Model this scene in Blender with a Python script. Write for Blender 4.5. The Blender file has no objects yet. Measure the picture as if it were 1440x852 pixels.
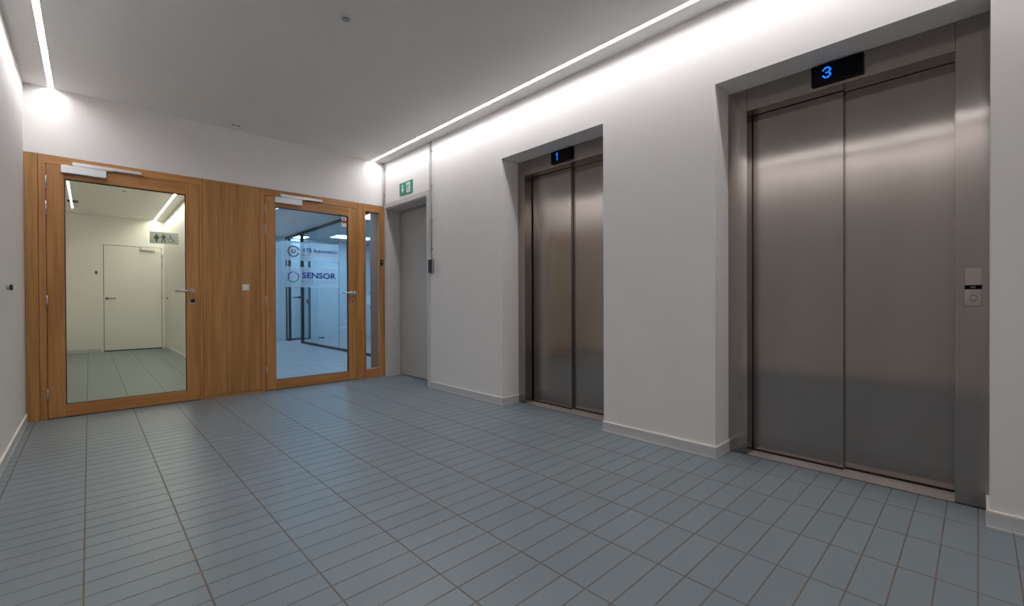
import bpy, bmesh, math, random
from mathutils import Vector, Matrix
random.seed(7)
C = bpy.context.scene.collection
SC = bpy.context.scene

# ------------------------------------------------------------------ camera
CAM_Z = 0.98
FPX = 624.0
yaw, pitch, roll = math.radians(43.6125), math.radians(0.3286), math.radians(-0.2441)
cd = bpy.data.cameras.new('camera'); cam = bpy.data.objects.new('camera', cd); C.objects.link(cam)
cd.sensor_fit = 'HORIZONTAL'; cd.sensor_width = 36; cd.lens = FPX/1440*36; cd.clip_start = 0.02
F_ = Vector((math.sin(yaw)*math.cos(pitch), math.cos(yaw)*math.cos(pitch), -math.sin(pitch)))
R_ = Vector((math.cos(yaw), -math.sin(yaw), 0)); U_ = R_.cross(F_)
R2 = R_*math.cos(roll)+U_*math.sin(roll); U2 = -R_*math.sin(roll)+U_*math.cos(roll)
M = Matrix((R2, U2, -F_)).transposed().to_4x4(); M.translation = Vector((0, 0, CAM_Z))
cam.matrix_world = M
SC.camera = cam

# ------------------------------------------------------------------ world, exposure
w = bpy.data.worlds.new('world'); SC.world = w; w.use_nodes = True
w.node_tree.nodes['Background'].inputs[0].default_value = (0.01, 0.012, 0.016, 1)
w.node_tree.nodes['Background'].inputs[1].default_value = 1.0
SC.view_settings.view_transform = 'Standard'; SC.view_settings.look = 'None'
SC.view_settings.gamma = 1; SC.view_settings.use_curve_mapping = False
SC.view_settings.exposure = 0.0
LED_LOBBY = 48.0          # emission of the lobby light lines
LED_CORRIDOR = 78.0
PANEL_OFFICE = 26.0

# ------------------------------------------------------------------ dimensions (metres)
XL, XR, D, H = -0.38, 2.80, 5.356, 2.773
YB = -1.24                 # wall behind the camera
XB = 3.009                # face of the lift fronts
TOP = 2.305               # soffit of the lift recesses
L1 = (1.941, 3.070); L2 = (-0.037, 1.119)
EX = (4.333, 5.310); EXTOP = 2.180; EXD = 0.215
OAK = 2.211
LED_L, LED_R, LED_W = -0.2195, 2.6415, 0.035
CX, CD, CH = 1.165, 11.93, 2.69     # corridor: right wall, far wall, ceiling
OX0, OX1, OD, OH = 1.30, 6.6, 12.05, 2.60
PX = 3.61                 # office glass partition

# ------------------------------------------------------------------ materials
def nt(name):
    m = bpy.data.materials.new(name); m.use_nodes = True
    t = m.node_tree; return m, t, t.nodes['Principled BSDF']
def N(t, kind, **kw):
    n = t.nodes.new(kind)
    for k, v in kw.items():
        if k.startswith('i_'): n.inputs[k[2:].replace('_', ' ')].default_value = v
        else: setattr(n, k, v)
    return n
def plain(name, col, rough=0.5, metal=0.0, bump=0.0, bscale=200, var=0.0, vscale=3.0, spec=0.5):
    m, t, b = nt(name)
    b.inputs['Base Color'].default_value = (*col, 1); b.inputs['Roughness'].default_value = rough
    b.inputs['Metallic'].default_value = metal; b.inputs['Specular IOR Level'].default_value = spec
    tc = N(t, 'ShaderNodeTexCoord')
    if var:
        n = N(t, 'ShaderNodeTexNoise', i_Scale=vscale, i_Detail=4.0); t.links.new(tc.outputs['Object'], n.inputs['Vector'])
        r = N(t, 'ShaderNodeValToRGB'); e = r.color_ramp.elements
        e[0].position = .3; e[1].position = .7
        e[0].color = (*[c*(1-var) for c in col], 1); e[1].color = (*[min(1, c*(1+var)) for c in col], 1)
        t.links.new(n.outputs['Fac'], r.inputs['Fac']); t.links.new(r.outputs['Color'], b.inputs['Base Color'])
    if bump:
        n = N(t, 'ShaderNodeTexNoise', i_Scale=float(bscale), i_Detail=3.0); t.links.new(tc.outputs['Object'], n.inputs['Vector'])
        q = N(t, 'ShaderNodeBump', i_Strength=bump, i_Distance=0.002)
        t.links.new(n.outputs['Fac'], q.inputs['Height']); t.links.new(q.outputs['Normal'], b.inputs['Normal'])
    return m
def oak(name, axis, base, dark, tint=1.0):
    """wood with its grain running along the given axis (0 x, 2 z)"""
    m, t, b = nt(name)
    tc = N(t, 'ShaderNodeTexCoord'); mp = N(t, 'ShaderNodeMapping')
    sc = [70.0, 70.0, 70.0]; sc[axis] = 1.6; mp.inputs['Scale'].default_value = sc
    oi = N(t, 'ShaderNodeObjectInfo'); ad = N(t, 'ShaderNodeVectorMath', operation='ADD')
    cb = N(t, 'ShaderNodeCombineXYZ')
    mu = N(t, 'ShaderNodeMath', operation='MULTIPLY'); mu.inputs[1].default_value = 7.3
    t.links.new(oi.outputs['Random'], mu.inputs[0])
    for k in range(3): t.links.new(mu.outputs[0], cb.inputs[k])
    t.links.new(tc.outputs['Object'], ad.inputs[0]); t.links.new(cb.outputs[0], ad.inputs[1])
    t.links.new(ad.outputs[0], mp.inputs['Vector'])
    n = N(t, 'ShaderNodeTexNoise', i_Scale=1.0, i_Detail=5.0, i_Roughness=.62, i_Distortion=.25)
    t.links.new(mp.outputs[0], n.inputs['Vector'])
    mp2 = N(t, 'ShaderNodeMapping'); s2 = [9.0, 9.0, 9.0]; s2[axis] = .7; mp2.inputs['Scale'].default_value = s2
    t.links.new(ad.outputs[0], mp2.inputs['Vector'])
    n2 = N(t, 'ShaderNodeTexNoise', i_Scale=1.0, i_Detail=3.0, i_Distortion=.8); t.links.new(mp2.outputs[0], n2.inputs['Vector'])
    r = N(t, 'ShaderNodeValToRGB'); e = r.color_ramp.elements
    e[0].position = .32; e[0].color = (*dark, 1); e[1].position = .62; e[1].color = (*base, 1)
    t.links.new(n.outputs['Fac'], r.inputs['Fac'])
    r2 = N(t, 'ShaderNodeValToRGB'); e = r2.color_ramp.elements
    e[0].position = .35; e[0].color = (.8, .77, .74, 1); e[1].position = .65; e[1].color = (1.08, 1.08, 1.08, 1)
    t.links.new(n2.outputs['Fac'], r2.inputs['Fac'])
    mx = N(t, 'ShaderNodeMix', data_type='RGBA', blend_type='MULTIPLY'); mx.inputs[0].default_value = 1
    t.links.new(r.outputs[0], mx.inputs[6]); t.links.new(r2.outputs[0], mx.inputs[7])
    t.links.new(mx.outputs[2], b.inputs['Base Color'])
    b.inputs['Roughness'].default_value = .42
    q = N(t, 'ShaderNodeBump', i_Strength=.12, i_Distance=.001)
    t.links.new(n.outputs['Fac'], q.inputs['Height']); t.links.new(q.outputs['Normal'], b.inputs['Normal'])
    return m
def steel(name, col, rough):
    """vertically brushed stainless steel"""
    m, t, b = nt(name)
    tc = N(t, 'ShaderNodeTexCoord'); mp = N(t, 'ShaderNodeMapping'); mp.inputs['Scale'].default_value = (420, 420, 1.6)
    n = N(t, 'ShaderNodeTexNoise', i_Scale=1.0, i_Detail=3.0); t.links.new(tc.outputs['Object'], mp.inputs['Vector'])
    t.links.new(mp.outputs[0], n.inputs['Vector'])
    mr = N(t, 'ShaderNodeMapRange'); mr.inputs['To Min'].default_value = rough*.96; mr.inputs['To Max'].default_value = rough*1.04
    t.links.new(n.outputs['Fac'], mr.inputs['Value']); t.links.new(mr.outputs[0], b.inputs['Roughness'])
    mp2 = N(t, 'ShaderNodeMapping'); mp2.inputs['Scale'].default_value = (5, 5, .5)
    n2 = N(t, 'ShaderNodeTexNoise', i_Scale=1.0, i_Detail=3.0); t.links.new(tc.outputs['Object'], mp2.inputs['Vector'])
    t.links.new(mp2.outputs[0], n2.inputs['Vector'])
    r = N(t, 'ShaderNodeValToRGB'); e = r.color_ramp.elements
    e[0].position = .3; e[0].color = (*[c*.96 for c in col], 1); e[1].position = .7; e[1].color = (*[c*1.04 for c in col], 1)
    t.links.new(n2.outputs['Fac'], r.inputs['Fac']); t.links.new(r.outputs[0], b.inputs['Base Color'])
    b.inputs['Metallic'].default_value = 1
    b.inputs['Anisotropic'].default_value = 0.95
    tg = N(t, 'ShaderNodeCombineXYZ'); tg.inputs[0].default_value = .7; tg.inputs[1].default_value = .7; t.links.new(tg.outputs[0], b.inputs['Tangent'])
    return m
def emit(name, col, s):
    m = bpy.data.materials.new(name); m.use_nodes = True; t = m.node_tree; t.nodes.clear()
    e = N(t, 'ShaderNodeEmission'); e.inputs[0].default_value = (*col, 1); e.inputs[1].default_value = s
    o = N(t, 'ShaderNodeOutputMaterial'); t.links.new(e.outputs[0], o.inputs[0]); return m
def glass(name, tint, refl=1.0, film=0.0, filmcol=(.8, .8, .8)):
    """thin pane: each face tints what passes and mirrors a little by angle"""
    m = bpy.data.materials.new(name); m.use_nodes = True; t = m.node_tree; t.nodes.clear()
    tr = N(t, 'ShaderNodeBsdfTransparent'); tr.inputs[0].default_value = (*[c**.5 for c in tint], 1)
    gl = N(t, 'ShaderNodeBsdfGlossy'); gl.inputs['Roughness'].default_value = 0.0
    lw = N(t, 'ShaderNodeLayerWeight'); lw.inputs[0].default_value = .5
    p = N(t, 'ShaderNodeMath', operation='POWER'); p.inputs[1].default_value = 5.0
    t.links.new(lw.outputs['Facing'], p.inputs[0])
    ma = N(t, 'ShaderNodeMath', operation='MULTIPLY_ADD'); ma.inputs[1].default_value = .9*refl; ma.inputs[2].default_value = .035*refl
    t.links.new(p.outputs[0], ma.inputs[0])
    src = tr
    if film:
        d1 = N(t, 'ShaderNodeBsdfDiffuse'); d1.inputs[0].default_value = (*filmcol, 1)
        d2 = N(t, 'ShaderNodeBsdfTranslucent'); d2.inputs[0].default_value = (*filmcol, 1)
        df = N(t, 'ShaderNodeMixShader'); df.inputs[0].default_value = .85
        t.links.new(d1.outputs[0], df.inputs[1]); t.links.new(d2.outputs[0], df.inputs[2])
        m0 = N(t, 'ShaderNodeMixShader'); m0.inputs[0].default_value = film
        t.links.new(tr.outputs[0], m0.inputs[1]); t.links.new(df.outputs[0], m0.inputs[2]); src = m0
    mx = N(t, 'ShaderNodeMixShader'); t.links.new(ma.outputs[0], mx.inputs[0])
    t.links.new(src.outputs[0], mx.inputs[1]); t.links.new(gl.outputs[0], mx.inputs[2])
    o = N(t, 'ShaderNodeOutputMaterial'); t.links.new(mx.outputs[0], o.inputs[0]); return m
def tile_mat(name, col, rough):
    m, t, b = nt(name)
    oi = N(t, 'ShaderNodeObjectInfo'); tc = N(t, 'ShaderNodeTexCoord'); ge = N(t, 'ShaderNodeNewGeometry')
    n = N(t, 'ShaderNodeTexNoise', i_Scale=2.0, i_Detail=6.0, i_Roughness=.6); t.links.new(ge.outputs['Position'], n.inputs['Vector'])
    n2 = N(t, 'ShaderNodeTexNoise', i_Scale=400.0, i_Detail=2.0); t.links.new(ge.outputs['Position'], n2.inputs['Vector'])
    r = N(t, 'ShaderNodeValToRGB'); e = r.color_ramp.elements
    e[0].position = .25; e[0].color = (*[c*.93 for c in col], 1); e[1].position = .75; e[1].color = (*[c*1.05 for c in col], 1)
    t.links.new(n.outputs['Fac'], r.inputs['Fac'])
    hs = N(t, 'ShaderNodeHueSaturation'); mr = N(t, 'ShaderNodeMapRange')
    mr.inputs['To Min'].default_value = .97; mr.inputs['To Max'].default_value = 1.03
    t.links.new(oi.outputs['Random'], mr.inputs['Value']); t.links.new(mr.outputs[0], hs.inputs['Value'])
    t.links.new(r.outputs[0], hs.inputs['Color']); t.links.new(hs.outputs[0], b.inputs['Base Color'])
    m2 = N(t, 'ShaderNodeMapRange'); m2.inputs['To Min'].default_value = rough-.05; m2.inputs['To Max'].default_value = rough+.06
    t.links.new(n.outputs['Fac'], m2.inputs['Value']); t.links.new(m2.outputs[0], b.inputs['Roughness'])
    q = N(t, 'ShaderNodeBump', i_Strength=.06, i_Distance=.001); t.links.new(n2.outputs['Fac'], q.inputs['Height'])
    t.links.new(q.outputs['Normal'], b.inputs['Normal'])
    return m

wallm = plain('white_wall_paint', (.86, .825, .80), .75, bump=.08, bscale=180, var=.012, spec=.25)
ceilm = plain('ceiling_paint', (.85, .83, .80), .85, bump=.04, var=.01, spec=.2)
skirt = plain('skirting', (.62, .605, .61), .45)
beadm = plain('skirting_bead', (.90, .84, .79), .6)
grout = plain('grout', (.20, .15, .12), .9, var=.15, vscale=9)
tilem = tile_mat('floor_tile', (.218, .262, .287), .365)
oakv = oak('oak_vertical', 2, (.55, .262, .080), (.41, .175, .045))
oakp = oak('oak_panel_veneer', 2, (.50, .245, .070), (.36, .165, .042))
oakh = oak('oak_horizontal', 0, (.54, .25, .075), (.40, .165, .042))
gapm = plain('dark_gap', (.012, .01, .008), .8)
steelm = steel('brushed_steel', (.39, .35, .325), .165)
steelj = steel('jamb_steel', (.39, .35, .325), .175)
steeld = plain('dark_steel_return', (.10, .09, .085), .35, 1.0)
sillm = plain('sill_aluminium', (.62, .56, .53), .5, .55, var=.08, vscale=40)
chrome = plain('satin_steel', (.58, .56, .54), .28, 1.0)
steelg = plain('dull_steel', (.20, .19, .18), .4, .3)
alu = plain('silver_closer', (.72, .72, .74), .38, .35)
blackp = plain('black_plastic', (.012, .012, .014), .3)
blackg = plain('black_display_glass', (.004, .004, .006), .12, spec=.12)
white = plain('white_plastic', (.78, .77, .75), .4)
offwhite = plain('offwhite_lacquer_shaded', (.50, .465, .43), .5, var=.01)  # taupe tone holds the shade of the exit door recess
lining = plain('door_frame_lacquer', (.64, .615, .59), .45)
greyp = plain('grey_plastic', (.30, .30, .31), .45)
platem = plain('call_plate_steel', (.47, .42, .40), .32, 1.0)
clipm = plain('pale_grey_clip', (.45, .44, .44), .5)
ledm = emit('led_diffuser', (.985, .975, 1.0), LED_LOBBY)
ledc = emit('led_diffuser_corridor', (1.0, .97, .93), LED_CORRIDOR)
panm = emit('office_panel_light', (.36, .68, 1.0), PANEL_OFFICE)
blue = emit('blue_digit', (.006, .16, 1.0), 1.6)
dimled = emit('dim_call_display', (.6, .55, .5), .16)
greenled = emit('green_led', (.05, 1, .35), 1.2)
greens = plain('exit_green', (.0, .26, .17), .45)
whites = plain('sign_white', (.85, .88, .86), .45)
gl1 = glass('greenish_fire_glass', (.78, .83, .68), 1.0)
gl2 = glass('clear_office_glass', (.86, .9, .92), 1.0)
gl3 = glass('partition_glass', (.88, .93, .95), .8)
filmm = glass('frosted_film', (.95, .97, .98), .5, film=.32, filmcol=(.78, .82, .90))
navy = plain('navy_print', (.003, .028, .13), .5)
royal = plain('royal_blue_print', (.002, .055, .36), .5)
orange = plain('orange_print', (.42, .20, .08), .5)
taupe = plain('taupe_print', (.16, .19, .36), .5)
purple = plain('purple_print', (.26, .13, .42), .5)
rose = plain('rose_print', (.55, .16, .18), .5)
teal = plain('teal_print', (.03, .38, .28), .5)
redp = plain('red_print', (.35, .05, .05), .5)
owall = plain('office_wall', (.66, .68, .70), .8)
oceil = plain('office_ceiling', (.60, .60, .60), .85)
ofloor = plain('grey_wood_plank', (.46, .375, .36), .45, var=.16, vscale=6)
blackf = plain('black_aluminium', (.01, .011, .013), .35)
taupew = plain('taupe_reveal', (.40, .17, .09), .7)
signg = plain('sign_grey', (.36, .39, .38), .5)
pict = plain('pictogram_dark', (.015, .014, .012), .5)

# ------------------------------------------------------------------ geometry helpers
def box(bm, x0, x1, y0, y1, z0, z1, inset=0.0):
    if x0 > x1: x0, x1 = x1, x0
    if y0 > y1: y0, y1 = y1, y0
    if z0 > z1: z0, z1 = z1, z0
    i = inset
    v = [bm.verts.new(p) for p in ((x0, y0, z0), (x1, y0, z0), (x1, y1, z0), (x0, y1, z0),
         (x0+i, y0+i, z1), (x1-i, y0+i, z1), (x1-i, y1-i, z1), (x0+i, y1-i, z1))]
    for f in ((3, 2, 1, 0), (4, 5, 6, 7), (0, 1, 5, 4), (1, 2, 6, 5), (2, 3, 7, 6), (3, 0, 4, 7)):
        bm.faces.new([v[k] for k in f])
def rbox(bm, x0, x1, y0, y1, z0, z1, r=0.003, seg=2):
    b2 = bmesh.new(); box(b2, x0, x1, y0, y1, z0, z1)
    bmesh.ops.bevel(b2, geom=b2.edges[:], offset=r, segments=seg, affect='EDGES', profile=.5)
    me = bpy.data.meshes.new('tmp'); b2.to_mesh(me); b2.free(); bm.from_mesh(me); bpy.data.meshes.remove(me)
def tube(bm, pts, rad, n=12, caps=True):
    pts = [Vector(p) for p in pts]; rings = []
    for i, p in enumerate(pts):
        d = (pts[min(i+1, len(pts)-1)]-pts[max(i-1, 0)]).normalized()
        a = d.cross(Vector((0, 0, 1)) if abs(d.z) < .9 else Vector((1, 0, 0))).normalized(); b = d.cross(a)
        r = rad[i] if isinstance(rad, (list, tuple)) else rad
        rings.append([bm.verts.new(p+a*r*math.cos(2*math.pi*k/n)+b*r*math.sin(2*math.pi*k/n)) for k in range(n)])
    for q in range(len(rings)-1):
        for k in range(n):
            f = bm.faces.new((rings[q][k], rings[q][(k+1) % n], rings[q+1][(k+1) % n], rings[q+1][k])); f.smooth = True
    if caps:
        bm.faces.new(rings[0][::-1]); bm.faces.new(rings[-1])
ROOT = {}
def finish(name, bm, mat, parent=None, keep=None):
    """link the bmesh (world coordinates) as one object with its origin at its own centre"""
    bmesh.ops.recalc_face_normals(bm, faces=bm.faces[:])
    vs = [v.co for v in bm.verts]
    lo = Vector([min(v[k] for v in vs) for k in range(3)]); hi = Vector([max(v[k] for v in vs) for k in range(3)])
    c = (lo+hi)/2
    if keep is not None: c = Vector(keep)
    bmesh.ops.translate(bm, verts=bm.verts[:], vec=-c)
    me = bpy.data.meshes.new(name); bm.to_mesh(me); bm.free()
    me.materials.append(mat)
    o = bpy.data.objects.new(name, me); C.objects.link(o)
    ROOT[o.name] = c
    if parent is not None:
        o.parent = parent; o.location = c-ROOT[parent.name]
    else: o.location = c
    return o
def part(name, mat, parent, *boxes, r=0.0):
    bm = bmesh.new()
    for b in boxes:
        if r: rbox(bm, *b, r=r)
        else: box(bm, *b)
    return finish(name, bm, mat, parent)
def tag(o, label=None, cat=None, group=None, kind=None):
    if label: o['label'] = label
    if cat: o['category'] = cat
    if group: o['group'] = group
    if kind: o['kind'] = kind
    return o
def thing(name, loc, label, cat, group=None, kind=None):
    o = bpy.data.objects.new(name, None); C.objects.link(o); o.location = loc; o.empty_display_size = .1
    ROOT[o.name] = Vector(loc); return tag(o, label, cat, group, kind)
def struct(name, mat, label, *boxes):
    o = part(name, mat, None, *boxes); o['kind'] = 'structure'; o['label'] = label
    return o
# flat artwork: polygons in a plane; P(u, v) gives the world point, n the outward normal
class Plane:
    def __init__(s, o, u, v, n): s.o, s.u, s.v, s.n = Vector(o), Vector(u), Vector(v), Vector(n)
    def at(s, a, b, c=0.0): return s.o+s.u*a+s.v*b+s.n*c
def prism(bm, pl, poly, t0, t1):
    lo = [bm.verts.new(pl.at(a, b, t0)) for a, b in poly]; hi = [bm.verts.new(pl.at(a, b, t1)) for a, b in poly]
    bm.faces.new(lo[::-1]); bm.faces.new(hi)
    for k in range(len(poly)):
        j = (k+1) % len(poly); bm.faces.new((lo[k], lo[j], hi[j], hi[k]))
def circle_poly(a, b, r, n=16, ry=None):
    return [(a+r*math.cos(2*math.pi*k/n), b+(ry or r)*math.sin(2*math.pi*k/n)) for k in range(n)]
def stroke(bm, pl, pts, wd, t0, t1):
    for (a, b), (c, d) in zip(pts, pts[1:]):
        L = math.hypot(c-a, d-b)
        if L < 1e-6: continue
        x, y = (c-a)/L, (d-b)/L; h = wd/2; e = h*.9
        prism(bm, pl, [(a-x*e-y*h, b-y*e+x*h), (a-x*e+y*h, b-y*e-x*h), (c+x*e+y*h, d+y*e-x*h), (c+x*e-y*h, d+y*e+x*h)], t0, t1)
def arc(bm, pl, a, b, r, wd, a0, a1, t0, t1, n=28):
    for k in range(n):
        p, q = math.radians(a0+(a1-a0)*k/n), math.radians(a0+(a1-a0)*(k+1)/n)
        ri, ro = r-wd/2, r+wd/2
        prism(bm, pl, [(a+ri*math.cos(p), b+ri*math.sin(p)), (a+ro*math.cos(p), b+ro*math.sin(p)),
                       (a+ro*math.cos(q), b+ro*math.sin(q)), (a+ri*math.cos(q), b+ri*math.sin(q))], t0, t1)
def lettering(name, mat, parent, text, pl, a0, a1, b0, b1, t0, bold=0.0, spacing=1.0, thick=.0004):
    """words fitted into the rectangle a0..a1 x b0..b1 of the plane (b0 is the baseline)"""
    cu = bpy.data.curves.new('lettering_curve', 'FONT'); cu.body = text; cu.offset = bold; cu.space_character = spacing
    cu.resolution_u = 3
    tmp = bpy.data.objects.new('lettering_tmp', cu); C.objects.link(tmp)
    bpy.context.view_layer.update()
    me = bpy.data.meshes.new_from_object(tmp.evaluated_get(bpy.context.evaluated_depsgraph_get()))
    C.objects.unlink(tmp); bpy.data.objects.remove(tmp)
    xs = [v.co.x for v in me.vertices]; ys = [v.co.y for v in me.vertices]
    x0, x1, y1 = min(xs), max(xs), max(ys)
    bm = bmesh.new(); bm.from_mesh(me); bpy.data.meshes.remove(me)
    for v in bm.verts:
        p = pl.at(a0+(v.co.x-x0)/(x1-x0)*(a1-a0), b0+v.co.y/y1*(b1-b0), t0+thick); v.co = p
    return finish(name, bm, mat, parent)

# ------------------------------------------------------------------ the setting: lobby shell
WT = 3.42
piers = [(YB, L2[0]), (L2[1], L1[0]), (L1[1], EX[0]), (EX[1], D+.2)]
bx = [(XR, WT, a, b, 0, H) for a, b in piers]
bx += [(XR, WT, *L2, TOP, H), (XR, WT, *L1, TOP, H), (XR, WT, *EX, EXTOP, H)]
struct('wall_right', wallm, 'off-white plastered wall holding the two lift recesses and the exit door', *bx)
struct('wall_left', wallm, 'white plastered wall on the left of the lobby', (XL-.2, XL, YB-.2, CD+.2, 0, H+.05))
struct('wall_back', wallm, 'white wall strip above the oak partition', (XL, XR, D, D+.2, OAK+.002, H))
struct('wall_front', wallm, 'white wall behind the camera', (XL, WT, YB-.2, YB, 0, H))
a0, a1 = LED_L-LED_W/2, LED_L+LED_W/2; b0_, b1_ = LED_R-LED_W/2, LED_R+LED_W/2
struct('ceiling', ceilm, 'smooth white ceiling with two slots for the light lines',
       (XL, a0, YB, D, H, H+.12), (a1, b0_, YB, D, H, H+.12), (b1_, WT, YB, D, H, H+.12))
# skirting
sk, st = .062, .009
def skirting(name, label, *segs):
    o = None; bm = bmesh.new()
    for (x0, x1, y0, y1) in segs: box(bm, x0, x1, y0, y1, 0, sk)
    o = finish(name, bm, skirt); o['kind'] = 'structure'; o['label'] = label
    for (z0, z1) in ((sk+.0001, sk+.008), (0, .004)):
        bm = bmesh.new()
        for (x0, x1, y0, y1) in segs:
            e = .0012; box(bm, x0-e if x0 > XL+.1 else x0, x1+e, y0-e, y1+e if y1 < D-.1 else y1, z0, z1)
        finish('bead', bm, beadm, o)
    return o
skirting('baseboard_left', 'white skirting along the left wall', (XL, XL+st, YB, D))
skirting('baseboard_right', 'white skirting along the wall with the lifts',
         (XR-st, XR, YB, L2[0]+st), (XR, XB-.004, L2[0], L2[0]+st), (XR-st, XR, L2[1]-st, L1[0]+st), (XR, XB-.004, L2[1]-st, L2[1]),
         (XR, XB-.004, L1[0], L1[0]+st), (XR-st, XR, L1[1]-st, EX[0]-.062), (XR, XB-.004, L1[1]-st, L1[1]))

# ------------------------------------------------------------------ floor with its tiles
JX0, PXT = -.0211, .3084; JY0, PYT = -.002, .1023; GX, GY = .0048, .0036
floor = struct('floor', grout, 'blue-grey tiled lobby floor with brown joints', (XL-.1, WT, YB-.1, D+.05, -.06, -.0012))
def px(X, Y, Z=0.0):
    d = Vector((X, Y, Z-CAM_Z)); wz = d.dot(F_)
    if wz < .05: return None
    return 720+FPX*d.dot(R2)/wz, 426-FPX*d.dot(U2)/wz
cells = []
i = -2
while JX0+i*PXT < XR+EXD+.1:
    x0, x1 = JX0+i*PXT, JX0+(i+1)*PXT
    j = int((YB-JY0)/PYT)-1
    while JY0+j*PYT < D:
        y0, y1 = JY0+j*PYT, JY0+(j+1)*PYT
        X0, X1, Y0, Y1 = x0+GX/2, x1-GX/2, max(y0+GY/2, YB), min(y1-GY/2, D+.02)
        rects = []
        if X0 < XL: X0 = XL+.001
        if X1-X0 > .004 and Y1-Y0 > .004:
            if min(X1, XR)-X0 > .004: rects.append((X0, min(X1, XR), Y0, Y1))
            if X1 > XR:
                for (ra, rb, xm) in ((*L2, XB), (*L1, XB), (*EX, XR+EXD+.03)):
                    u0, u1 = max(Y0, ra), min(Y1, rb); xa, xb = max(X0, XR), min(X1, xm-.010)
                    if u1-u0 > .004 and xb-xa > .004: rects.append((xa, xb, u0, u1))
        if rects:
            full = len(rects) == 1 and abs(rects[0][1]-rects[0][0]-(PXT-GX)) < 1e-6 and abs(rects[0][3]-rects[0][2]-(PYT-GY)) < 1e-6
            r = rects[0]; cs = [px(a, b) for a in (r[0], r[1]) for b in (r[2], r[3])]
            area = 0
            if all(cs):
                inn = sum(1 for c in cs if -5 < c[0] < 1445 and c[1] < 857)
                if inn:
                    q = [cs[0], cs[1], cs[3], cs[2]]
                    area = abs(sum(q[k][0]*q[(k+1) % 4][1]-q[(k+1) % 4][0]*q[k][1] for k in range(4)))/2*(inn/4)
            cells.append((area, full, rects))
        j += 1
    i += 1
cells.sort(key=lambda c: -c[0])
tmesh = None; rest = bmesh.new()
for k, (area, full, rects) in enumerate(cells):
    if k < 300:
        if full:
            r = rects[0]; c = Vector(((r[0]+r[1])/2, (r[2]+r[3])/2, -.003))
            if tmesh is None:
                bm = bmesh.new(); box(bm, *r, -.006, 0, inset=.0007)
                o = finish('tile', bm, tilem, floor); tmesh = o.data
            else:
                o = bpy.data.objects.new('tile', tmesh); C.objects.link(o); o.parent = floor
                o.location = c-ROOT[floor.name]
            o.rotation_euler = (random.uniform(-.0008, .0008), random.uniform(-.0006, .0006), 0)
        else:
            bm = bmesh.new()
            for r in rects: box(bm, *r, -.006, 0)
            finish('tile', bm, tilem, floor)
    else:
        for r in rects: box(rest, *r, -.006, random.uniform(-.0001, .0001), inset=.0005)
o = finish('tile', rest, tilem, floor); o['kind'] = 'stuff'

# ------------------------------------------------------------------ light lines
def light_line(name, x, wd, y0, y1, z, mat, label, group=None):
    t = thing(name, (x, (y0+y1)/2, z), label, 'ceiling light', group)
    h = wd/2
    part('profile', white, t, (x-h, x-h+.002, y0, y1, z, z+.03), (x+h-.002, x+h, y0, y1, z, z+.03), (x-h+.002, x+h-.002, y0, y1, z+.026, z+.03))
    part('diffuser', mat, t, (x-h+.0021, x+h-.0021, y0+.001, y1-.001, z+.008, z+.013))
    return t
light_line('linear_ceiling_light', LED_L, LED_W, YB+.01, D-.004, H, ledm, 'white light line recessed in the ceiling beside the left wall of the lobby')
light_line('linear_ceiling_light', LED_R, LED_W, YB+.01, D-.004, H, ledm, 'long white light line in the ceiling running above the lift doors')

# ------------------------------------------------------------------ oak partition (frame and panels)
pt = thing('oak_partition', (1.2, D, 0), 'oak partition frame with wide middle panel around the two glazed doors', 'partition')
FT = .06
part('side_board', oakp, pt, (XL+.002, -.303, D, D+FT, .0, OAK), r=.0008)
part('door_jamb', oakv, pt, (-.300, -.2580, D, D+FT, 0, 2.144))
part('head_rail', oakh, pt, (-.300, .8245, D, D+FT, 2.144, OAK))
part('door_jamb', oakv, pt, (.8015, .8245, D, D+FT, 0, 2.144))
part('middle_panel', oakp, pt, (.827, 1.344, D, D+FT, .032, OAK), r=.0008)
part('plinth_strip', oakh, pt, (.827, 1.344, D+.003, D+FT, 0, .029))
part('door_jamb', oakv, pt, (1.347, 1.3915, D, D+FT, 0, 2.140))
part('head_rail', oakh, pt, (1.347, 2.440, D, D+FT, 2.140, OAK))
part('door_jamb', oakv, pt, (2.4185, 2.440, D, D+FT, 0, 2.140))
part('mullion', oakv, pt, (2.4425, 2.517, D, D+FT, 0, OAK), r=.001)
part('sidelight_stile', oakv, pt, (2.5195, 2.545, D, D+FT, 0, OAK))
part('sidelight_stile', oakv, pt, (2.731, XR-.003, D, D+FT, 0, OAK))
part('sidelight_rail', oakh, pt, (2.5452, 2.7308, D, D+FT, 2.122, OAK))
part('sidelight_rail', oakh, pt, (2.5452, 2.7308, D, D+FT, 0, .113))
part('sidelight_pane', gl2, pt, (2.5452, 2.7308, D+.040, D+.046, .113, 2.122))
part('joint_backing', gapm, pt, (XL+.002, -.2536, D+.062, D+.066, 0, OAK), (.8, 1.395, D+.062, D+.066, 0, OAK), (2.41, 2.5450, D+.062, D+.066, 0, OAK),
     (-.2552, .8, D+.062, D+.066, 2.146, OAK), (1.395, 2.41, D+.062, D+.066, 2.142, OAK))

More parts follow.
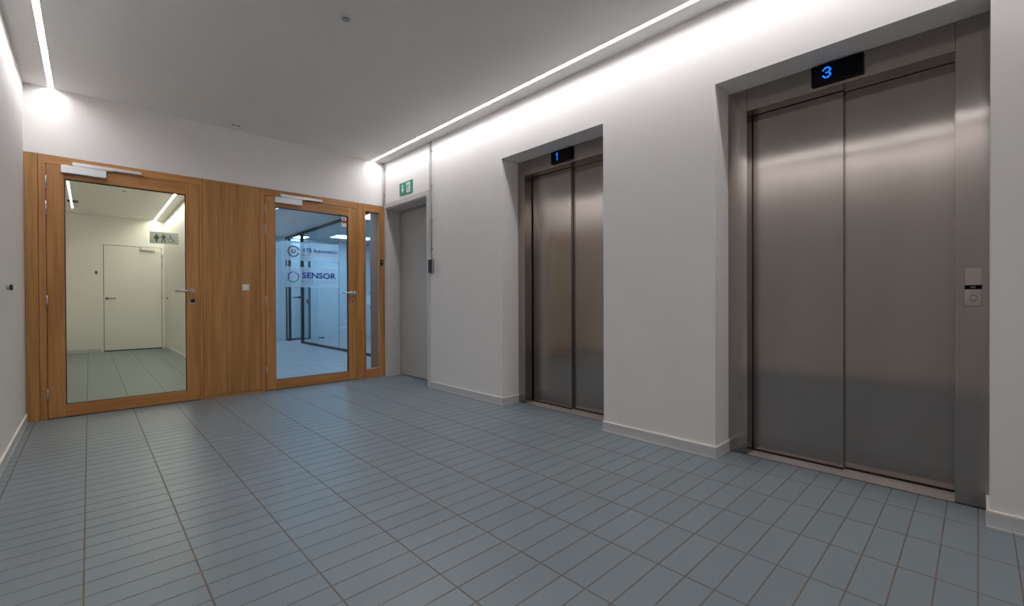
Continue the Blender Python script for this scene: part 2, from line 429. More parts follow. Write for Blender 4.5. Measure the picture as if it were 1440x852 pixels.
def glazed_door(name, label, lx0, lx1, zt, g, hz, closer, rail, handle, kind):
    """leaf lx0..lx1, glass g=(x0,x1,z0,z1)"""
    t = thing(name, ((lx0+lx1)/2, D, 0), label, 'door', kind='structure')
    f0, f1 = D-.001, D+.054
    gx0, gx1, gz0, gz1 = g
    part('stile', oakv, t, (lx0, gx0, f0, f1, .008, zt), r=.0015)
    part('stile', oakv, t, (gx1, lx1, f0, f1, .008, zt), r=.0015)
    part('rail', oakh, t, (gx0+.0005, gx1-.0005, f0, f1, gz1, zt), r=.0015)
    part('rail', oakh, t, (gx0+.0005, gx1-.0005, f0, f1, .008, gz0), r=.0015)
    part('glazing_gasket', gapm, t, (gx0, gx0+.005, f0+.012, f0+.03, gz0, gz1), (gx1-.005, gx1, f0+.012, f0+.03, gz0, gz1),
         (gx0+.005, gx1-.005, f0+.012, f0+.03, gz1-.006, gz1), (gx0+.005, gx1-.005, f0+.012, f0+.03, gz0, gz0+.004))
    pane = part('glass_pane', gl1 if kind == 1 else gl2, t, (gx0, gx1, f0+.022, f0+.028, gz0, gz1))
    for z in hz:
        bm = bmesh.new(); xh = lx0-.0015
        tube(bm, [(xh, D-.009, z-.055), (xh, D-.009, z+.055)], .0075, 12)
        h = finish('hinge', bm, chrome, t)
        bm = bmesh.new()
        for q in (-.025, .025): tube(bm, [(xh, D-.009, z+q-.001), (xh, D-.009, z+q+.001)], .0082, 12)
        finish('hinge_ring', bm, gapm, h)
    c0, c1, cz0, cz1 = closer
    cb = part('door_closer', alu, t, (c0, c1, D-.052, f0, cz0, cz1), r=.003)
    tag(cb, 'silver rectangular closer body')
    r0, r1, rz0, rz1 = rail
    part('closer_rail', alu, t, (r0, r1, D-.030, D-.0005, rz0, rz1), r=.003)
    bm = bmesh.new()
    tube(bm, [(c0+.08, D-.03, cz1-.001), (c0+.08, D-.03, cz1+.012)], .011, 12)
    rbox(bm, c0+.07, c0+.33, D-.038, D-.022, cz1+.004, cz1+.012, r=.002)
    finish('closer_arm', bm, chrome, t)
    hx, hz_ = handle
    bm = bmesh.new()
    tube(bm, [(hx, f0, hz_), (hx, f0-.008, hz_)], .026, 24)
    ro = finish('door_handle', bm, chrome, t)
    bm = bmesh.new()
    tube(bm, [(hx, f0-.006, hz_), (hx, f0-.050, hz_)], .010, 16)
    tube(bm, [(hx+.008, f0-.050, hz_), (hx-.01, f0-.052, hz_), (hx-.135, f0-.050, hz_)], [.0095, .0098, .0098], 16)
    finish('lever', bm, chrome, ro)
    return t, pane
d1, pane1 = glazed_door('door_1', 'left oak door with a large greenish glass pane showing the white corridor behind it',
    -.2535, .799, 2.141, (-.148, .691, .109, 2.031), (1.988, 1.770, .985, .205),
    (-.166, .117, 2.073, 2.136), (-.098, .358, 2.151, 2.176), (.735, 1.086), 1)
bm = bmesh.new(); tube(bm, [(.738, D-.001, .985), (.738, D-.010, .985)], .026, 24); k1 = finish('lock_escutcheon', bm, chrome, d1)
bm = bmesh.new(); tube(bm, [(.740, D-.010, .990), (.740, D-.030, .990)], [.021, .019], 20); finish('lock_knob', bm, blackp, k1)
d2, pane2 = glazed_door('door_2', 'right oak door with logo films on the glass and a bluish office behind',
    1.396, 2.416, 2.134, (1.494, 2.318, .110, 2.028), (1.982, 1.770, .987, .210),
    (1.480, 1.765, 2.068, 2.132), (1.537, 1.996, 2.146, 2.172), (2.355, 1.082), 2)
bm = bmesh.new(); tube(bm, [(2.365, D-.051, 1.082), (2.365, D-.068, 1.082)], [.012, .024], 16); tube(bm, [(2.365, D-.066, 1.082), (2.365, D-.078, 1.082)], [.024, .014], 16)
finish('handle_knob', bm, chrome, d2)
bm = bmesh.new(); tube(bm, [(2.363, D-.001, .976), (2.363, D-.009, .976)], .024, 24); k2 = finish('lock_escutcheon', bm, chrome, d2)
bm = bmesh.new(); rbox(bm, 2.356, 2.370, D-.012, D-.008, .962, .990, r=.001); finish('keyhole', bm, blackp, k2)
pr = thing('floor_threshold', (1.2, D-.002, 0), 'thin dark threshold under the oak partition', 'threshold')
part('strip', steeld, pr, (-.255, .80, D+.004, D+.05, 0, .006)); part('strip', steeld, pr, (1.395, 2.417, D+.004, D+.05, 0, .006))

# logo films on the pane of the right door
gp = Plane((0, D+.0205, 0), (1, 0, 0), (0, 0, 1), (0, -1, 0))
f1_ = part('logo_film', filmm, d2, (1.594, 2.206, D+.0204, D+.0209, 1.446, 1.664)); f1_['label'] = 'upper frosted film with a ring logo and the words ATB Automation'
f2_ = part('logo_film', filmm, d2, (1.594, 2.206, D+.0204, D+.0209, 1.143, 1.376)); f2_['label'] = 'lower frosted film with a hexagon logo and the words SENSOR PARTNERS'
lettering('lettering', navy, f1_, 'ATB Automation', gp, 1.782, 2.182, 1.551, 1.596, .0005, bold=.022)
lettering('lettering', orange, f1_, 'Motion | Dedicated drives', gp, 1.782, 2.174, 1.511, 1.532, .0005, bold=.005)
bm = bmesh.new(); arc(bm, gp, 1.688, 1.551, .058, .013, 12, 345, .0003, .0009); arc(bm, gp, 1.688, 1.551, .0185, .012, 110, 430, .0003, .0009, 20)
finish('ring_mark', bm, navy, f1_)
bm = bmesh.new(); arc(bm, gp, 1.688, 1.551, .0385, .009, -60, 250, .0003, .0009); finish('ring_mark', bm, orange, f1_)
lettering('lettering', royal, f2_, 'SENSOR', gp, 1.781, 2.173, 1.250, 1.316, .0005, bold=.03)
lettering('lettering', taupe, f2_, 'PARTNERS', gp, 1.781, 2.183, 1.196, 1.225, .0005, bold=.0, spacing=1.7)
hc = (1.685, 1.259); hr = .062
hp = [(hc[0]+hr*math.cos(math.radians(a)), hc[1]+hr*math.sin(math.radians(a))) for a in (90, 150, 210, 270, 330, 30)]
def lerp(p, q, t): return (p[0]+(q[0]-p[0])*t, p[1]+(q[1]-p[1])*t)
for mat, pts in ((royal, [lerp(hp[0], hp[1], .12), hp[1], lerp(hp[1], hp[2], .95)]), (teal, [lerp(hp[2], hp[3], .25), hp[3], lerp(hp[3], hp[4], .9)]),
                 (purple, [lerp(hp[0], hp[5], .15), hp[5], lerp(hp[5], hp[4], .45)]), (rose, [lerp(hp[5], hp[4], .5), lerp(hp[5], hp[4], .9)])):
    bm = bmesh.new(); stroke(bm, gp, pts, .011, .0003, .0009); finish('hexagon_mark', bm, mat, f2_)
s_ = part('warning_sticker', whites, d2, (2.246, 2.306, D+.0198, D+.0209, 1.895, 2.012)); s_['label'] = 'small white and red sticker in the glass corner'
part('red_band', redp, s_, (2.247, 2.305, D+.0192, D+.0197, 1.940, 1.972))
bm = bmesh.new(); prism(bm, gp, circle_poly(2.274, 1.992, .012), .0009, .0014); finish('dark_mark', bm, pict, s_)

# ------------------------------------------------------------------ things on the partition and left wall
t = thing('light_switch', (1.2, D-.0005, 1.13), 'small white square switch on the oak middle panel', 'switch')
part('frame', white, t, (1.170, 1.234, D-.009, D-.0003, 1.099, 1.163), r=.002)
part('rocker', white, t, (1.180, 1.224, D-.013, D-.009, 1.109, 1.153), r=.0015)
t = thing('access_reader', (2.760, D-.0005, 1.48), 'black oval card reader on the oak stile by the narrow side window', 'card reader')
bm = bmesh.new(); rp = Plane((2.757, D-.0005, 1.481), (1, 0, 0), (0, 0, 1), (0, -1, 0))
prism(bm, rp, circle_poly(0, 0, .020, 24, .042), 0, .014); prism(bm, rp, circle_poly(0, 0, .017, 24, .038), .014, .019); finish('housing', bm, blackp, t)
bm = bmesh.new(); prism(bm, rp, circle_poly(.001, .003, .0045, 12), .019, .0195); finish('indicator', bm, whites, t)
def door_stop(x, y, z, s, label):
    t = thing('door_stop', (x, y, z), label, 'door stop')
    bm = bmesh.new(); tube(bm, [(x+s*.0005, y, z), (x+s*.016, y, z)], .0145, 20); finish('stem', bm, chrome, t)
    bm = bmesh.new(); tube(bm, [(x+s*.016, y, z), (x+s*.028, y, z)], [.019, .018], 20); finish('rubber_tip', bm, blackp, t)
door_stop(XL, 4.25, 1.077, 1, 'steel door stop with black rubber tip on the left lobby wall')
door_stop(CX, 11.33, 1.058, -1, 'small dark door stop on the corridor wall seen through the left glass door')

# ------------------------------------------------------------------ exit door in its recess (door_3) and sign
t = thing('door_3', (XR+EXD, 4.82, 0), 'flat off-white exit door, recess shade put into its taupe tone, set back in a white frame beside the oak partition', 'door', kind='structure')
fr = part('architrave', lining, t, (XR-.012, XR+.002, EX[0]-.060, EX[0], 0, 2.236), (XR-.012, XR+.002, EX[1], EX[1]+.026, 0, 2.236), (XR-.012, XR+.002, EX[0], EX[1], EXTOP, 2.236))
part('frame_lining', lining, t, (XR+.002, XR+EXD-.03, EX[0]+.0005, EX[0]+.014, 0, EXTOP-.001), (XR+.002, XR+EXD-.03, EX[1]-.012, EX[1]-.0005, 0, EXTOP-.001), (XR+.002, XR+EXD-.03, EX[0]+.014, EX[1]-.012, EXTOP-.012, EXTOP-.001))
part('stop_rebate', offwhite, t, (XR+EXD-.03, XR+EXD+.02, EX[0]+.0005, EX[0]+.03, 0, EXTOP-.001), (XR+EXD-.03, XR+EXD+.02, EX[1]-.014, EX[1]-.0005, 0, EXTOP-.001), (XR+EXD-.03, XR+EXD+.02, EX[0]+.03, EX[1]-.014, EXTOP-.026, EXTOP-.001))
part('door_leaf', offwhite, t, (XR+EXD, XR+EXD+.045, EX[0]+.033, EX[1]-.020, .009, EXTOP-.031), r=.001)
part('back_gap', gapm, t, (XR+EXD+.046, XR+EXD+.05, EX[0], EX[1], 0, EXTOP))
t = thing('exit_sign', (XR-.001, 4.795, 2.353), 'green exit sign with white arrow and running figure above the recessed door', 'sign')
sp = Plane((XR-.0005, 4.950, 2.275), (0, -1, 0), (0, 0, 1), (-1, 0, 0))
part('plate', greens, t, (XR-.004, XR-.0005, 4.641, 4.950, 2.275, 2.430))
bm = bmesh.new()
W_, H_ = .309, .155
prism(bm, sp, [(.075, .028), (.108, .078), (.087, .070), (.087, .128), (.063, .128), (.063, .070), (.042, .078)], .0035, .0043)
finish('arrow', bm, whites, t)
bm = bmesh.new()
prism(bm, sp, [(.168, .018), (.250, .018), (.250, .138), (.168, .138)], .0035, .0043)
dr = finish('doorway_mark', bm, whites, t)
bm = bmesh.new()
prism(bm, sp, circle_poly(.207, .120, .010, 12), .0043, .005)
stroke(bm, sp, [(.205, .106), (.200, .075)], .018, .0043, .005)
stroke(bm, sp, [(.200, .074), (.218, .056), (.212, .030)], .010, .0043, .005)
stroke(bm, sp, [(.198, .072), (.188, .048), (.172, .044)], .010, .0043, .005)
stroke(bm, sp, [(.206, .102), (.226, .092), (.236, .102)], .007, .0043, .005)
stroke(bm, sp, [(.203, .102), (.186, .096), (.180, .080)], .007, .0043, .005)
finish('running_figure', bm, greens, dr)

# ------------------------------------------------------------------ cables beside the exit door
t = thing('cable_duct', (XR-.008, 4.268, 1.5), 'slim white cable duct rising from the exit door frame to the ceiling', 'cable duct')
part('duct', lining, t, (XR-.013, XR-.0005, 4.262, 4.280, 2.240, H-.002), r=.001)
t = thing('wall_conduit', (XR-.010, 4.232, 1.5), 'thin grey conduit with clips running down the wall to a black box', 'conduit')
bm = bmesh.new(); tube(bm, [(XR-.012, 4.234, H-.002), (XR-.012, 4.234, 1.445)], .0055, 10); finish('pipe', bm, greyp, t)
for z in (2.663, 2.273, 1.883, 1.563):
    bm = bmesh.new(); tube(bm, [(XR-.012, 4.234, z-.010), (XR-.012, 4.234, z+.010)], .0095, 12); box(bm, XR-.012, XR-.0005, 4.226, 4.242, z-.008, z+.008)
    finish('pipe_clip', bm, greyp, t)
t = thing('key_switch_box', (XR, 4.235, 1.29), 'small black and grey wall box at the lower end of the thin conduit', 'switch box')
part('housing', greyp, t, (XR-.028, XR-.0005, 4.196, 4.262, 1.292, 1.443), r=.003)
part('cover', blackp, t, (XR-.040, XR-.028, 4.206, 4.262, 1.294, 1.441), r=.003)
t = thing('corner_conduit', (2.785, D-.012, 2.5), 'thin pale conduit in the corner above the narrow side window', 'conduit')
bm = bmesh.new(); tube(bm, [(2.782, D-.010, H-.002), (2.782, D-.010, OAK+.006)], .0085, 10); finish('pipe', bm, lining, t)
bm = bmesh.new(); tube(bm, [(XR-.007, D-.035, H-.002), (XR-.007, D-.035, 2.240)], .004, 10); finish('pipe', bm, lining, t)
for z in (2.70, 2.665, 2.35):
    bm = bmesh.new(); tube(bm, [(XR-.009, D-.035, z-.008), (XR-.009, D-.035, z+.008)], .0085, 12); finish('pipe_clip', bm, clipm, t)
bm = bmesh.new(); box(bm, 2.772, 2.792, D-.022, D-.0005, H-.008, H-.0015); finish('ceiling_cap', bm, clipm, t)

# ------------------------------------------------------------------ lifts
def lift(y0, y1, o0, o1, split, disp, digit, label, dlabel):
    """recess y0..y1, clear opening o0..o1, panels meet at split (the far panel overlaps in front)"""
    t = thing('elevator_entrance', (XB, (y0+y1)/2, 0), label, 'elevator')
    HZ = 2.166
    g = .0006
    part('jamb', steelj, t, (XB, XB+.004, o1, y1-g, 0.001, TOP-g))
    part('jamb', steelj, t, (XB, XB+.004, y0+g, o0, 0.001, TOP-g))
    part('jamb_return', steelm, t, (XB+.0041, XB+.094, o1, o1+.004, 0.001, HZ), (XB+.0041, XB+.13, o0-.004, o0, 0.001, HZ))
    part('header', steelj, t, (XB, XB+.004, o0+.0015, o1-.0015, HZ, TOP-g))
    part('header_return', steelj, t, (XB+.0041, XB+.098, o0, o1, HZ, HZ+.004), (XB+.098, XB+.134, o0, split-.004, HZ, HZ+.004))
    p0, p1 = XB+.108, XB+.142
    part('door_panel', steelm, t, (p0, p0+.028, split, o1+.05, .014, HZ+.03), r=.001)
    part('door_panel', steelm, t, (p1, p1+.028, o0-.05, split+.04, .014, HZ+.03), r=.001)
    part('panel_edge', steeld, t, (p0+.0285, p0+.033, split+.001, split+.03, .007, HZ+.03))
    part('shaft_back', gapm, t, (XB+.20, XB+.21, y0, y1, 0, TOP), (XB+.005, XB+.2, y0+.001, o0-.055, 0, TOP), (XB+.005, XB+.2, o1+.055, y1-.001, 0, TOP), (XB+.005, XB+.2, o0-.05, o1+.05, HZ+.035, TOP-.001))
    # sill with ribs
    bm = bmesh.new(); box(bm, XB+.001, XB+.19, o0+.001, o1-.001, -.012, -.0035)
    for k in range(9):
        x = XB+.002+k*.0205; box(bm, x, x+.0155, o0+.001, o1-.001, -.0034, .0012)
    finish('sill', bm, sillm, t)
    part('panel_foot_shade', gapm, t, (p0+.002, p0+.033, split+.001, o1-.002, .0014, .0138)); part('panel_foot_shade', gapm, t, (p1+.002, p1+.026, o0+.002, split, .0014, .0138))  # black strips paint the shade in the gap under the door panels
    part('sill_gap', gapm, t, (XB-.0098, XB-.0001, y0+.01, y1-.01, -.012, -.0008))
    a0, a1, z0, z1 = disp
    b = part('floor_display', blackg, t, (XB-.020, XB-.0003, a0, a1, z0, z1), r=.0035)
    b['label'] = dlabel
    pl = Plane((XB-.020, a1, z0), (0, -1, 0), (0, 0, 1), (-1, 0, 0))
    bm = bmesh.new()
    if digit == '3':
        x0, x1, zz0, zz1 = .057, .090, .030, .084; zm = (zz0+zz1)/2; s = .008
        stroke(bm, pl, [(x0, zz1-.012), (x0+.010, zz1), (x1-.010, zz1), (x1, zz1-.010), (x1, zm+.009), (x1-.009, zm), (x1, zm-.009), (x1, zz0+.010), (x1-.010, zz0), (x0+.010, zz0), (x0, zz0+.012)], s, .0, .0006)
        stroke(bm, pl, [(x1-.009, zm), (x0+.014, zm)], s, .0, .0006)
    else:
        stroke(bm, pl, [(.074, .028), (.074, .086)], .010, 0, .0006)
        stroke(bm, pl, [(.074, .086), (.064, .076)], .008, 0, .0006)
    finish('digit', bm, blue, b)
    return t
l2 = lift(*L2, .075, 1.006, .530, (.420, .657, 2.188, 2.297), '3', 'nearer stainless steel lift entrance with a blue 3 and a call panel', 'black floor display with a blue 3')
l1 = lift(*L1, 2.050, 2.979, 2.505, (2.390, 2.628, 2.188, 2.297), '1', 'farther stainless steel lift entrance with a blue 1 on its display', 'black floor display with a blue 1')
# call panel on the near lift
cp = part('call_panel', platem, l2, (XB-.008, XB-.0003, -.0145, .0435, .943, 1.126), r=.003); cp['label'] = 'slim steel call panel with up and down arrows'
part('call_display', blackg, cp, (XB-.0092, XB-.0081, -.0140, .0430, 1.023, 1.043))
pl = Plane((XB-.0092, .0435, .943), (0, -1, 0), (0, 0, 1), (-1, 0, 0))
bm = bmesh.new()
for q in (.022, .028, .034):
    stroke(bm, pl, [(q-.0016, .087), (q+.0016, .087), (q+.0016, .093), (q-.0016, .093), (q-.0016, .087)], .0012, 0, .0003)
finish('call_digits', bm, dimled, cp)
bm = bmesh.new()
stroke(bm, pl, [(.016, .046), (.029, .056), (.042, .046)], .0022, -.0012, -.0006)
stroke(bm, pl, [(.016, .034), (.029, .022), (.042, .034)], .0022, -.0012, -.0006)
finish('arrows', bm, pict, cp)

# ------------------------------------------------------------------ ceiling fittings
t = thing('motion_sensor', (1.192, 2.768, H), 'round white recessed sensor with a dark centre in the lobby ceiling', 'sensor')
bm = bmesh.new(); tube(bm, [(1.192, 2.768, H-.0002), (1.192, 2.768, H-.004)], [.044, .041], 32); finish('ring', bm, white, t)
bm = bmesh.new(); tube(bm, [(1.192, 2.768, H-.004), (1.192, 2.768, H-.010)], [.026, .020], 24); finish('lens', bm, greyp, t)
t = thing('emergency_light', (1.09, 5.20, H), 'tiny emergency light with a green lamp in the ceiling near the back wall', 'emergency light')
part('housing', greyp, t, (1.055, 1.125, 5.19, 5.215, H-.006, H-.0002), r=.002)
part('lamp', greenled, t, (1.086, 1.098, 5.196, 5.209, H-.0085, H-.0061))

# ------------------------------------------------------------------ corridor behind the left door
fl = struct('floor_corridor', grout, 'blue-grey tiled floor of the corridor behind the left door', (XL, CX, D+.051, CD, -.06, -.0012))
bm = bmesh.new(); i = -2
while JX0+i*PXT < CX:
    j = int((D+.05-JY0)/PYT)
    while JY0+j*PYT < CD:
        X0, X1 = max(JX0+i*PXT+GX/2, XL), min(JX0+(i+1)*PXT-GX/2, CX)
        Y0, Y1 = max(JY0+j*PYT+GY/2, D+.055), min(JY0+(j+1)*PYT-GY/2, CD)
        if X1-X0 > .004 and Y1-Y0 > .004: box(bm, X0, X1, Y0, Y1, -.006, random.uniform(-.0001, .0001), inset=.0005)
        j += 1
    i += 1
o = finish('tile', bm, tilem, fl); o['kind'] = 'stuff'
struct('wall_corridor_right', wallm, 'white right wall of the corridor behind the left door', (CX, OX0-.002, D+.068, OD+.2, 0, H))
DX0, DX1, DZ = .205, 1.120, 2.122
struct('wall_corridor_back', wallm, 'white end wall of the corridor with its flush door', (XL, DX0-.035, CD, CD+.2, 0, CH), (DX0-.035, DX1+.035, CD, CD+.2, DZ+.035, CH), (DX1+.035, CX, CD, CD+.2, 0, CH))
cl, cr, cw = -.290, 1.004, .035
struct('ceiling_corridor', ceilm, 'white ceiling of the corridor', (XL, cr-cw/2, D+.2, CD, CH, CH+.2), (cr+cw/2, CX, D+.2, CD, CH, CH+.2))
skirting('baseboard_corridor', 'white skirting of the corridor', (CX-st, CX, D+.07, CD), (XL, DX0-.036, CD-st, CD))
struct('trim_1', wallm, 'slightly raised lower part of the corridor end wall', (XL+.001, DX0-.05, CD-.004, CD, sk+.007, 2.175))
light_line('linear_ceiling_light', cr, cw, D+.3, CD-.004, CH, ledc, 'light line in the corridor ceiling above the restroom sign')
t = thing('door_4', ((DX0+DX1)/2, CD, 0), 'plain off-white corridor end door with a lever handle', 'door', kind='structure')
part('door_leaf', wallm, t, (DX0+.009, DX1-.009, CD+.001, CD+.045, .018, DZ-.009), r=.001)
part('frame', wallm, t, (DX0-.034, DX0, CD-.003, CD+.06, 0, DZ+.034), (DX1, DX1+.034, CD-.003, CD+.06, 0, DZ+.034), (DX0, DX1, CD-.003, CD+.06, DZ, DZ+.034))
part('back_gap', gapm, t, (DX0, DX1, CD+.07, CD+.075, 0, DZ))
for z in (1.975, 1.775, 1.09, .20):
    bm = bmesh.new(); tube(bm, [(DX1+.002, CD-.010, z-.05), (DX1+.002, CD-.010, z+.05)], .010, 10); finish('hinge', bm, chrome, t)
b = part('door_closer', alu, t, (.780, 1.008, CD-.05, CD+.0005, 2.042, 2.100), r=.004)
bm = bmesh.new(); rbox(bm, .85, .97, CD-.16, CD-.13, 2.108, 2.120, r=.002); tube(bm, [(.96, CD-.03, 2.10), (.86, CD-.14, 2.116), (.86, CD-.004, 2.135)], .008, 8)
finish('closer_arm', bm, chrome, b)
bm = bmesh.new(); tube(bm, [(.255, CD+.001, 1.056), (.255, CD-.010, 1.056)], .027, 20); ro = finish('door_handle', bm, steelg, t)
bm = bmesh.new(); tube(bm, [(.255, CD-.008, 1.056), (.255, CD-.052, 1.056)], .010, 12); tube(bm, [(.248, CD-.052, 1.056), (.390, CD-.052, 1.056)], .011, 12)
finish('lever', bm, steelg, ro)
# pictogram shapes
def woman(bm, pl, cx, cz, h, t0, t1):
    s = h; prism(bm, pl, circle_poly(cx, cz+.43*s, .075*s, 14), t0, t1)
    prism(bm, pl, [(cx-.13*s, cz+.33*s), (cx-.28*s, cz-.02*s), (cx-.20*s, cz-.12*s), (cx+.20*s, cz-.12*s), (cx+.28*s, cz-.02*s), (cx+.13*s, cz+.33*s)], t0, t1)
    prism(bm, pl, [(cx-.20*s, cz-.121*s), (cx-.10*s, cz-.22*s), (cx-.08*s, cz-.5*s), (cx+.08*s, cz-.5*s), (cx+.10*s, cz-.22*s), (cx+.20*s, cz-.121*s)], t0, t1)
def man(bm, pl, cx, cz, h, t0, t1):
    s = h; prism(bm, pl, circle_poly(cx, cz+.43*s, .075*s, 14), t0, t1)
    prism(bm, pl, [(cx-.12*s, cz+.33*s), (cx-.12*s, cz-.04*s), (cx+.12*s, cz-.04*s), (cx+.12*s, cz+.33*s)], t0, t1)
    stroke(bm, pl, [(cx-.11*s, cz+.29*s), (cx-.28*s, cz-.02*s)], .08*s, t0, t1); stroke(bm, pl, [(cx+.11*s, cz+.29*s), (cx+.28*s, cz-.02*s)], .08*s, t0, t1)
    stroke(bm, pl, [(cx-.05*s, cz-.04*s), (cx-.16*s, cz-.47*s)], .11*s, t0, t1); stroke(bm, pl, [(cx+.05*s, cz-.04*s), (cx+.16*s, cz-.47*s)], .11*s, t0, t1)
def wheel(bm, pl, cx, cz, h, t0, t1):
    s = h; prism(bm, pl, circle_poly(cx-.08*s, cz+.42*s, .065*s, 12), t0, t1)
    stroke(bm, pl, [(cx-.08*s, cz+.32*s), (cx-.05*s, cz-.04*s), (cx+.18*s, cz-.04*s), (cx+.32*s, cz-.38*s), (cx+.42*s, cz-.32*s)], .08*s, t0, t1)
    stroke(bm, pl, [(cx-.07*s, cz+.14*s), (cx+.14*s, cz+.14*s)], .06*s, t0, t1)
    arc(bm, pl, cx-.05*s, cz-.20*s, .27*s, .06*s, 120, 385, t0, t1, 20)
SY = 9.87
t = thing('restroom_sign', (CX, SY, 2.10), 'grey restroom sign with woman, man and wheelchair symbols projecting from the corridor wall', 'sign')
part('plate', signg, t, (.764, CX-.0005, SY, SY+.008, 2.000, 2.204), r=.001)
sp = Plane((.764, SY, 2.0), (1, 0, 0), (0, 0, 1), (0, -1, 0))
bm = bmesh.new(); woman(bm, sp, .092, .098, .145, 0, .0008); finish('woman_symbol', bm, pict, t)
bm = bmesh.new(); man(bm, sp, .190, .098, .145, 0, .0008); finish('man_symbol', bm, pict, t)
bm = bmesh.new(); wheel(bm, sp, .292, .098, .135, 0, .0008); finish('wheelchair_symbol', bm, pict, t)
t = thing('restroom_symbol', (.103, CD-.008, 1.56), 'small dark woman symbol on the wall left of the corridor door', 'sign')
bm = bmesh.new(); woman(bm, Plane((.103, CD-.0065, 1.562), (1, 0, 0), (0, 0, 1), (0, -1, 0)), 0, 0, .09, 0, .003); finish('woman_symbol', bm, pict, t)
t = thing('air_slot', (-.19, 10.55, CH), 'dark narrow air slot in the corridor ceiling', 'vent')
part('frame', white, t, (-.262, -.118, 10.43, 10.435, CH-.003, CH-.0002), (-.262, -.118, 10.675, 10.68, CH-.003, CH-.0002), (-.262, -.2581, 10.4345, 10.6755, CH-.003, CH-.0002), (-.1219, -.118, 10.4345, 10.6755, CH-.003, CH-.0002))
part('slot', gapm, t, (-.258, -.122, 10.435, 10.675, CH-.002, CH-.0003))
t = thing('smoke_detector', (.405, 9.06, CH), 'small round smoke detector on the corridor ceiling', 'smoke detector')
bm = bmesh.new(); tube(bm, [(.405, 9.06, CH-.0002), (.405, 9.06, CH-.008)], [.045, .042], 24); finish('base', bm, white, t)
bm = bmesh.new(); tube(bm, [(.405, 9.06, CH-.008), (.405, 9.06, CH-.016)], [.022, .016], 20); finish('lens', bm, greyp, t)

# ------------------------------------------------------------------ office behind the right door
fo = struct('floor_office', gapm, 'grey wood plank floor of the office behind the right door', (OX0, OX1, D+.051, OD, -.06, -.003))
pw, pl_ = .20, 1.22; i = 0; x = OX0
while x < 5.6:
    y = D+.055-((i*.43) % pl_)
    while y < OD:
        ya, yb = max(y, D+.055), min(y+pl_-.002, OD-.001)
        if yb-ya > .02:
            part('plank', ofloor, fo, (x, x+pw-.0015, ya, yb, -.008, 0))
        y += pl_
    x += pw; i += 1
part('plank', ofloor, fo, (x, OX1, D+.055, OD, -.008, 0))
struct('wall_office_back', owall, 'pale end wall of the office', (OX0, OX1, OD, OD+.15, 0, OH))
struct('wall_office_right', owall, 'pale side wall of the office', (OX1, OX1+.15, D+.2, OD+.15, 0, OH))
struct('wall_office_front', owall, 'office side of the wall beside the narrow window', (2.95, OX1+.1, D+.201, D+.35, 0, OH), (OX0, 2.95, D+.201, D+.35, OAK+.01, OH))
struct('ceiling_office', oceil, 'white suspended ceiling of the office', (OX0, OX1, D+.201, OD, OH, OH+.1))
struct('trim_2', taupew, 'taupe window reveal behind the narrow side window', (2.735, 2.95, D+.068, D+.27, 0, OAK), (2.546, 2.735, D+.068, D+.11, .0, .112))
part_t = thing('glass_partition', (PX, 8.5, 0), 'black framed glass partition inside the office', 'partition')
PZ = OH
bt = .05
part('bottom_rail', blackf, part_t, (PX-.02, PX+.02, D+.36, 10.86, 0, bt), (PX-.02, PX+.02, 11.82, OD-.001, 0, bt))
part('top_rail', blackf, part_t, (PX-.02, PX+.02, D+.36, OD-.001, PZ-.06, PZ-.001))
part('post', blackf, part_t, (PX-.025, PX+.025, 10.86, 10.945, 0, PZ-.06))
part('post', blackf, part_t, (PX-.025, PX+.025, 11.775, 11.82, 0, PZ-.06))
part('post', blackf, part_t, (PX-.012, PX+.012, OD-.02, OD-.001, bt, PZ-.06))
part('glass_pane', gl3, part_t, (PX-.004, PX+.004, D+.36, 8.797, bt, PZ-.06))
part('glass_pane', gl3, part_t, (PX-.004, PX+.004, 8.803, 10.86, bt, PZ-.06))
part('glass_pane', gl3, part_t, (PX-.004, PX+.004, 11.82, OD-.02, bt, PZ-.06))
part('pane_joint', greyp, part_t, (PX-.005, PX+.005, 8.797, 8.803, bt, PZ-.06))
bm = bmesh.new(); tube(bm, [(PX-.05, 10.97, 1.075), (PX-.05, 11.40, 1.075)], .013, 10); tube(bm, [(PX-.05, 10.99, 1.075), (PX, 10.93, 1.075)], .026, 12); finish('lever', bm, blackf, part_t)
t = thing('glass_door', (PX+.03, 11.86, 0), 'open black framed glass door inside the office glass partition', 'door')
part('frame', blackf, t, (PX+.03, PX+.06, 11.88, 11.92, .01, 2.5), (4.09, 4.14, 11.88, 11.92, .01, 2.5), (PX+.06, 4.09, 11.88, 11.92, .01, .05), (PX+.06, 4.09, 11.88, 11.92, 2.45, 2.5))
part('glass_pane', gl3, t, (PX+.06, 4.09, 11.896, 11.904, .05, 2.45))
part('lock_case', blackf, t, (4.03, 4.13, 11.865, 11.879, .92, 1.03))
def ceiling_panel(x0, x1, y0, y1, label, grp='square light panels in the office ceiling'):
    t = thing('ceiling_panel_light', ((x0+x1)/2, (y0+y1)/2, OH), label, 'ceiling light', grp)
    part('frame', white, t, (x0, x0+.02, y0, y1, OH-.012, OH-.0005), (x1-.02, x1, y0, y1, OH-.012, OH-.0005), (x0+.02, x1-.02, y0, y0+.02, OH-.012, OH-.0005), (x0+.02, x1-.02, y1-.02, y1, OH-.012, OH-.0005))
    part('diffuser', panm, t, (x0+.0201, x1-.0201, y0+.0201, y1-.0201, OH-.010, OH-.006))
ceiling_panel(4.38, 4.96, 10.69, 11.27, 'bright office panel light behind the glass partition, nearest the door handle side')
ceiling_panel(3.70, 4.02, 11.52, 11.98, 'narrow office panel light seen above the ring logo')
ceiling_panel(3.75, 4.35, 7.71, 8.31, 'bright office panel light at the top of the narrow side window')
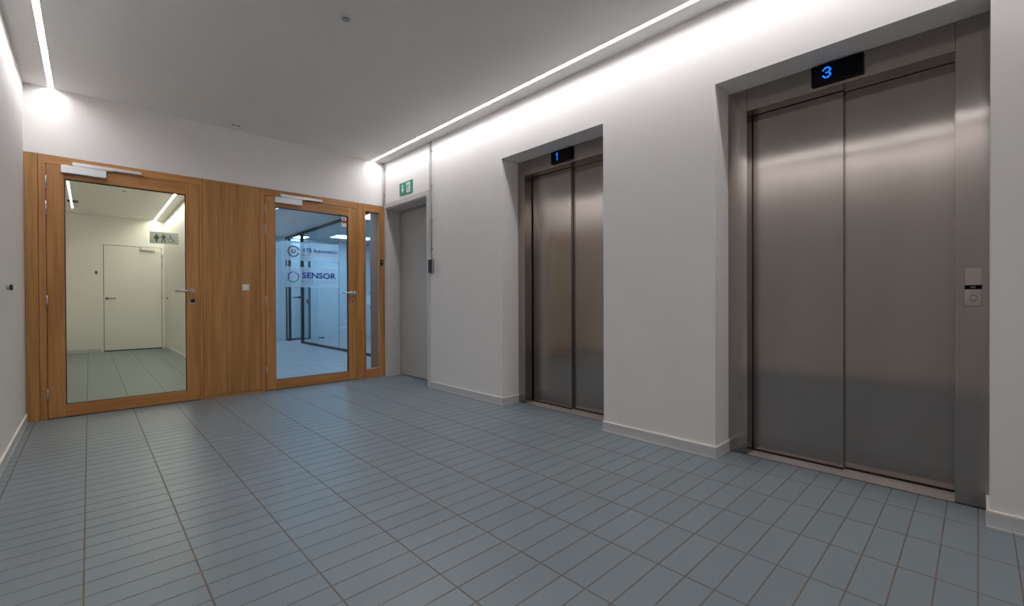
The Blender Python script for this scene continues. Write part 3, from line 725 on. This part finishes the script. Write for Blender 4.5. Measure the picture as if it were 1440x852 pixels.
ceiling_panel(1.85, 2.445, 10.6, 11.2, 'extra unseen office panel light over the plank floor near the end wall')  # this and the next panels: extra, out of view, added to light the office
ceiling_panel(1.85, 2.445, 6.0, 6.6, 'extra unseen office panel light just behind the oak partition')
ceiling_panel(5.2, 5.8, 8.2, 8.8, 'extra unseen office panel light deep in the glazed room')
# sockets, floor box, desk
t = thing('wall_socket', (5.02, OD, .25), 'row of white wall sockets low on the office end wall', 'socket')
for k in range(4): part('socket_plate', whites, t, (4.91+k*.062, 4.966+k*.062, OD-.012, OD-.0005, .215, .275), r=.002)
t = thing('floor_clutter', (4.44, OD-.06, 0), 'small dark object on the office floor against the end wall', 'box')
part('body', blackf, t, (4.376, 4.50, OD-.13, OD-.05, .0005, .035), r=.004)
t = thing('office_desk', (4.9, 9.9, 0), 'white office counter seen through the narrow side window', 'desk')
part('top', whites, t, (4.60, 5.6, 9.7, 10.4, 1.06, 1.095), r=.003)
part('front_panel', whites, t, (4.62, 5.58, 9.72, 9.74, .90, 1.059))
part('end_panel', whites, t, (5.54, 5.57, 9.74, 10.38, .0, 1.059))
t = thing('office_chair', (4.80, 9.55, 0), 'dark high stool in front of the office counter', 'chair')
bm = bmesh.new(); rbox(bm, 4.68, 5.02, 9.38, 9.68, .80, .86, r=.02); finish('seat', bm, blackf, t)
bm = bmesh.new(); rbox(bm, 4.69, 4.73, 9.40, 9.66, .86, .92, r=.01); finish('backrest', bm, blackf, t)
for a, b in ((4.72, 9.42), (4.98, 9.42), (4.72, 9.64), (4.98, 9.64)): part('leg', blackf, t, (a-.018, a+.018, b-.018, b+.018, .001, .80))
t = thing('desk_ornament', (4.84, 9.9, 1.096), 'small dark round object on the office counter', 'ornament')
bm = bmesh.new(); tube(bm, [(4.84, 9.9, 1.096), (4.84, 9.9, 1.11), (4.84, 9.9, 1.15), (4.84, 9.9, 1.20), (4.84, 9.9, 1.225)], [.03, .02, .04, .045, .02], 16); finish('body', bm, greyp, t)
# outer back of the narrow window wall and beyond the exit door
struct('wall_stair', wallm, 'closing wall behind the exit door', (WT, WT+.1, YB, D+.2, 0, H))
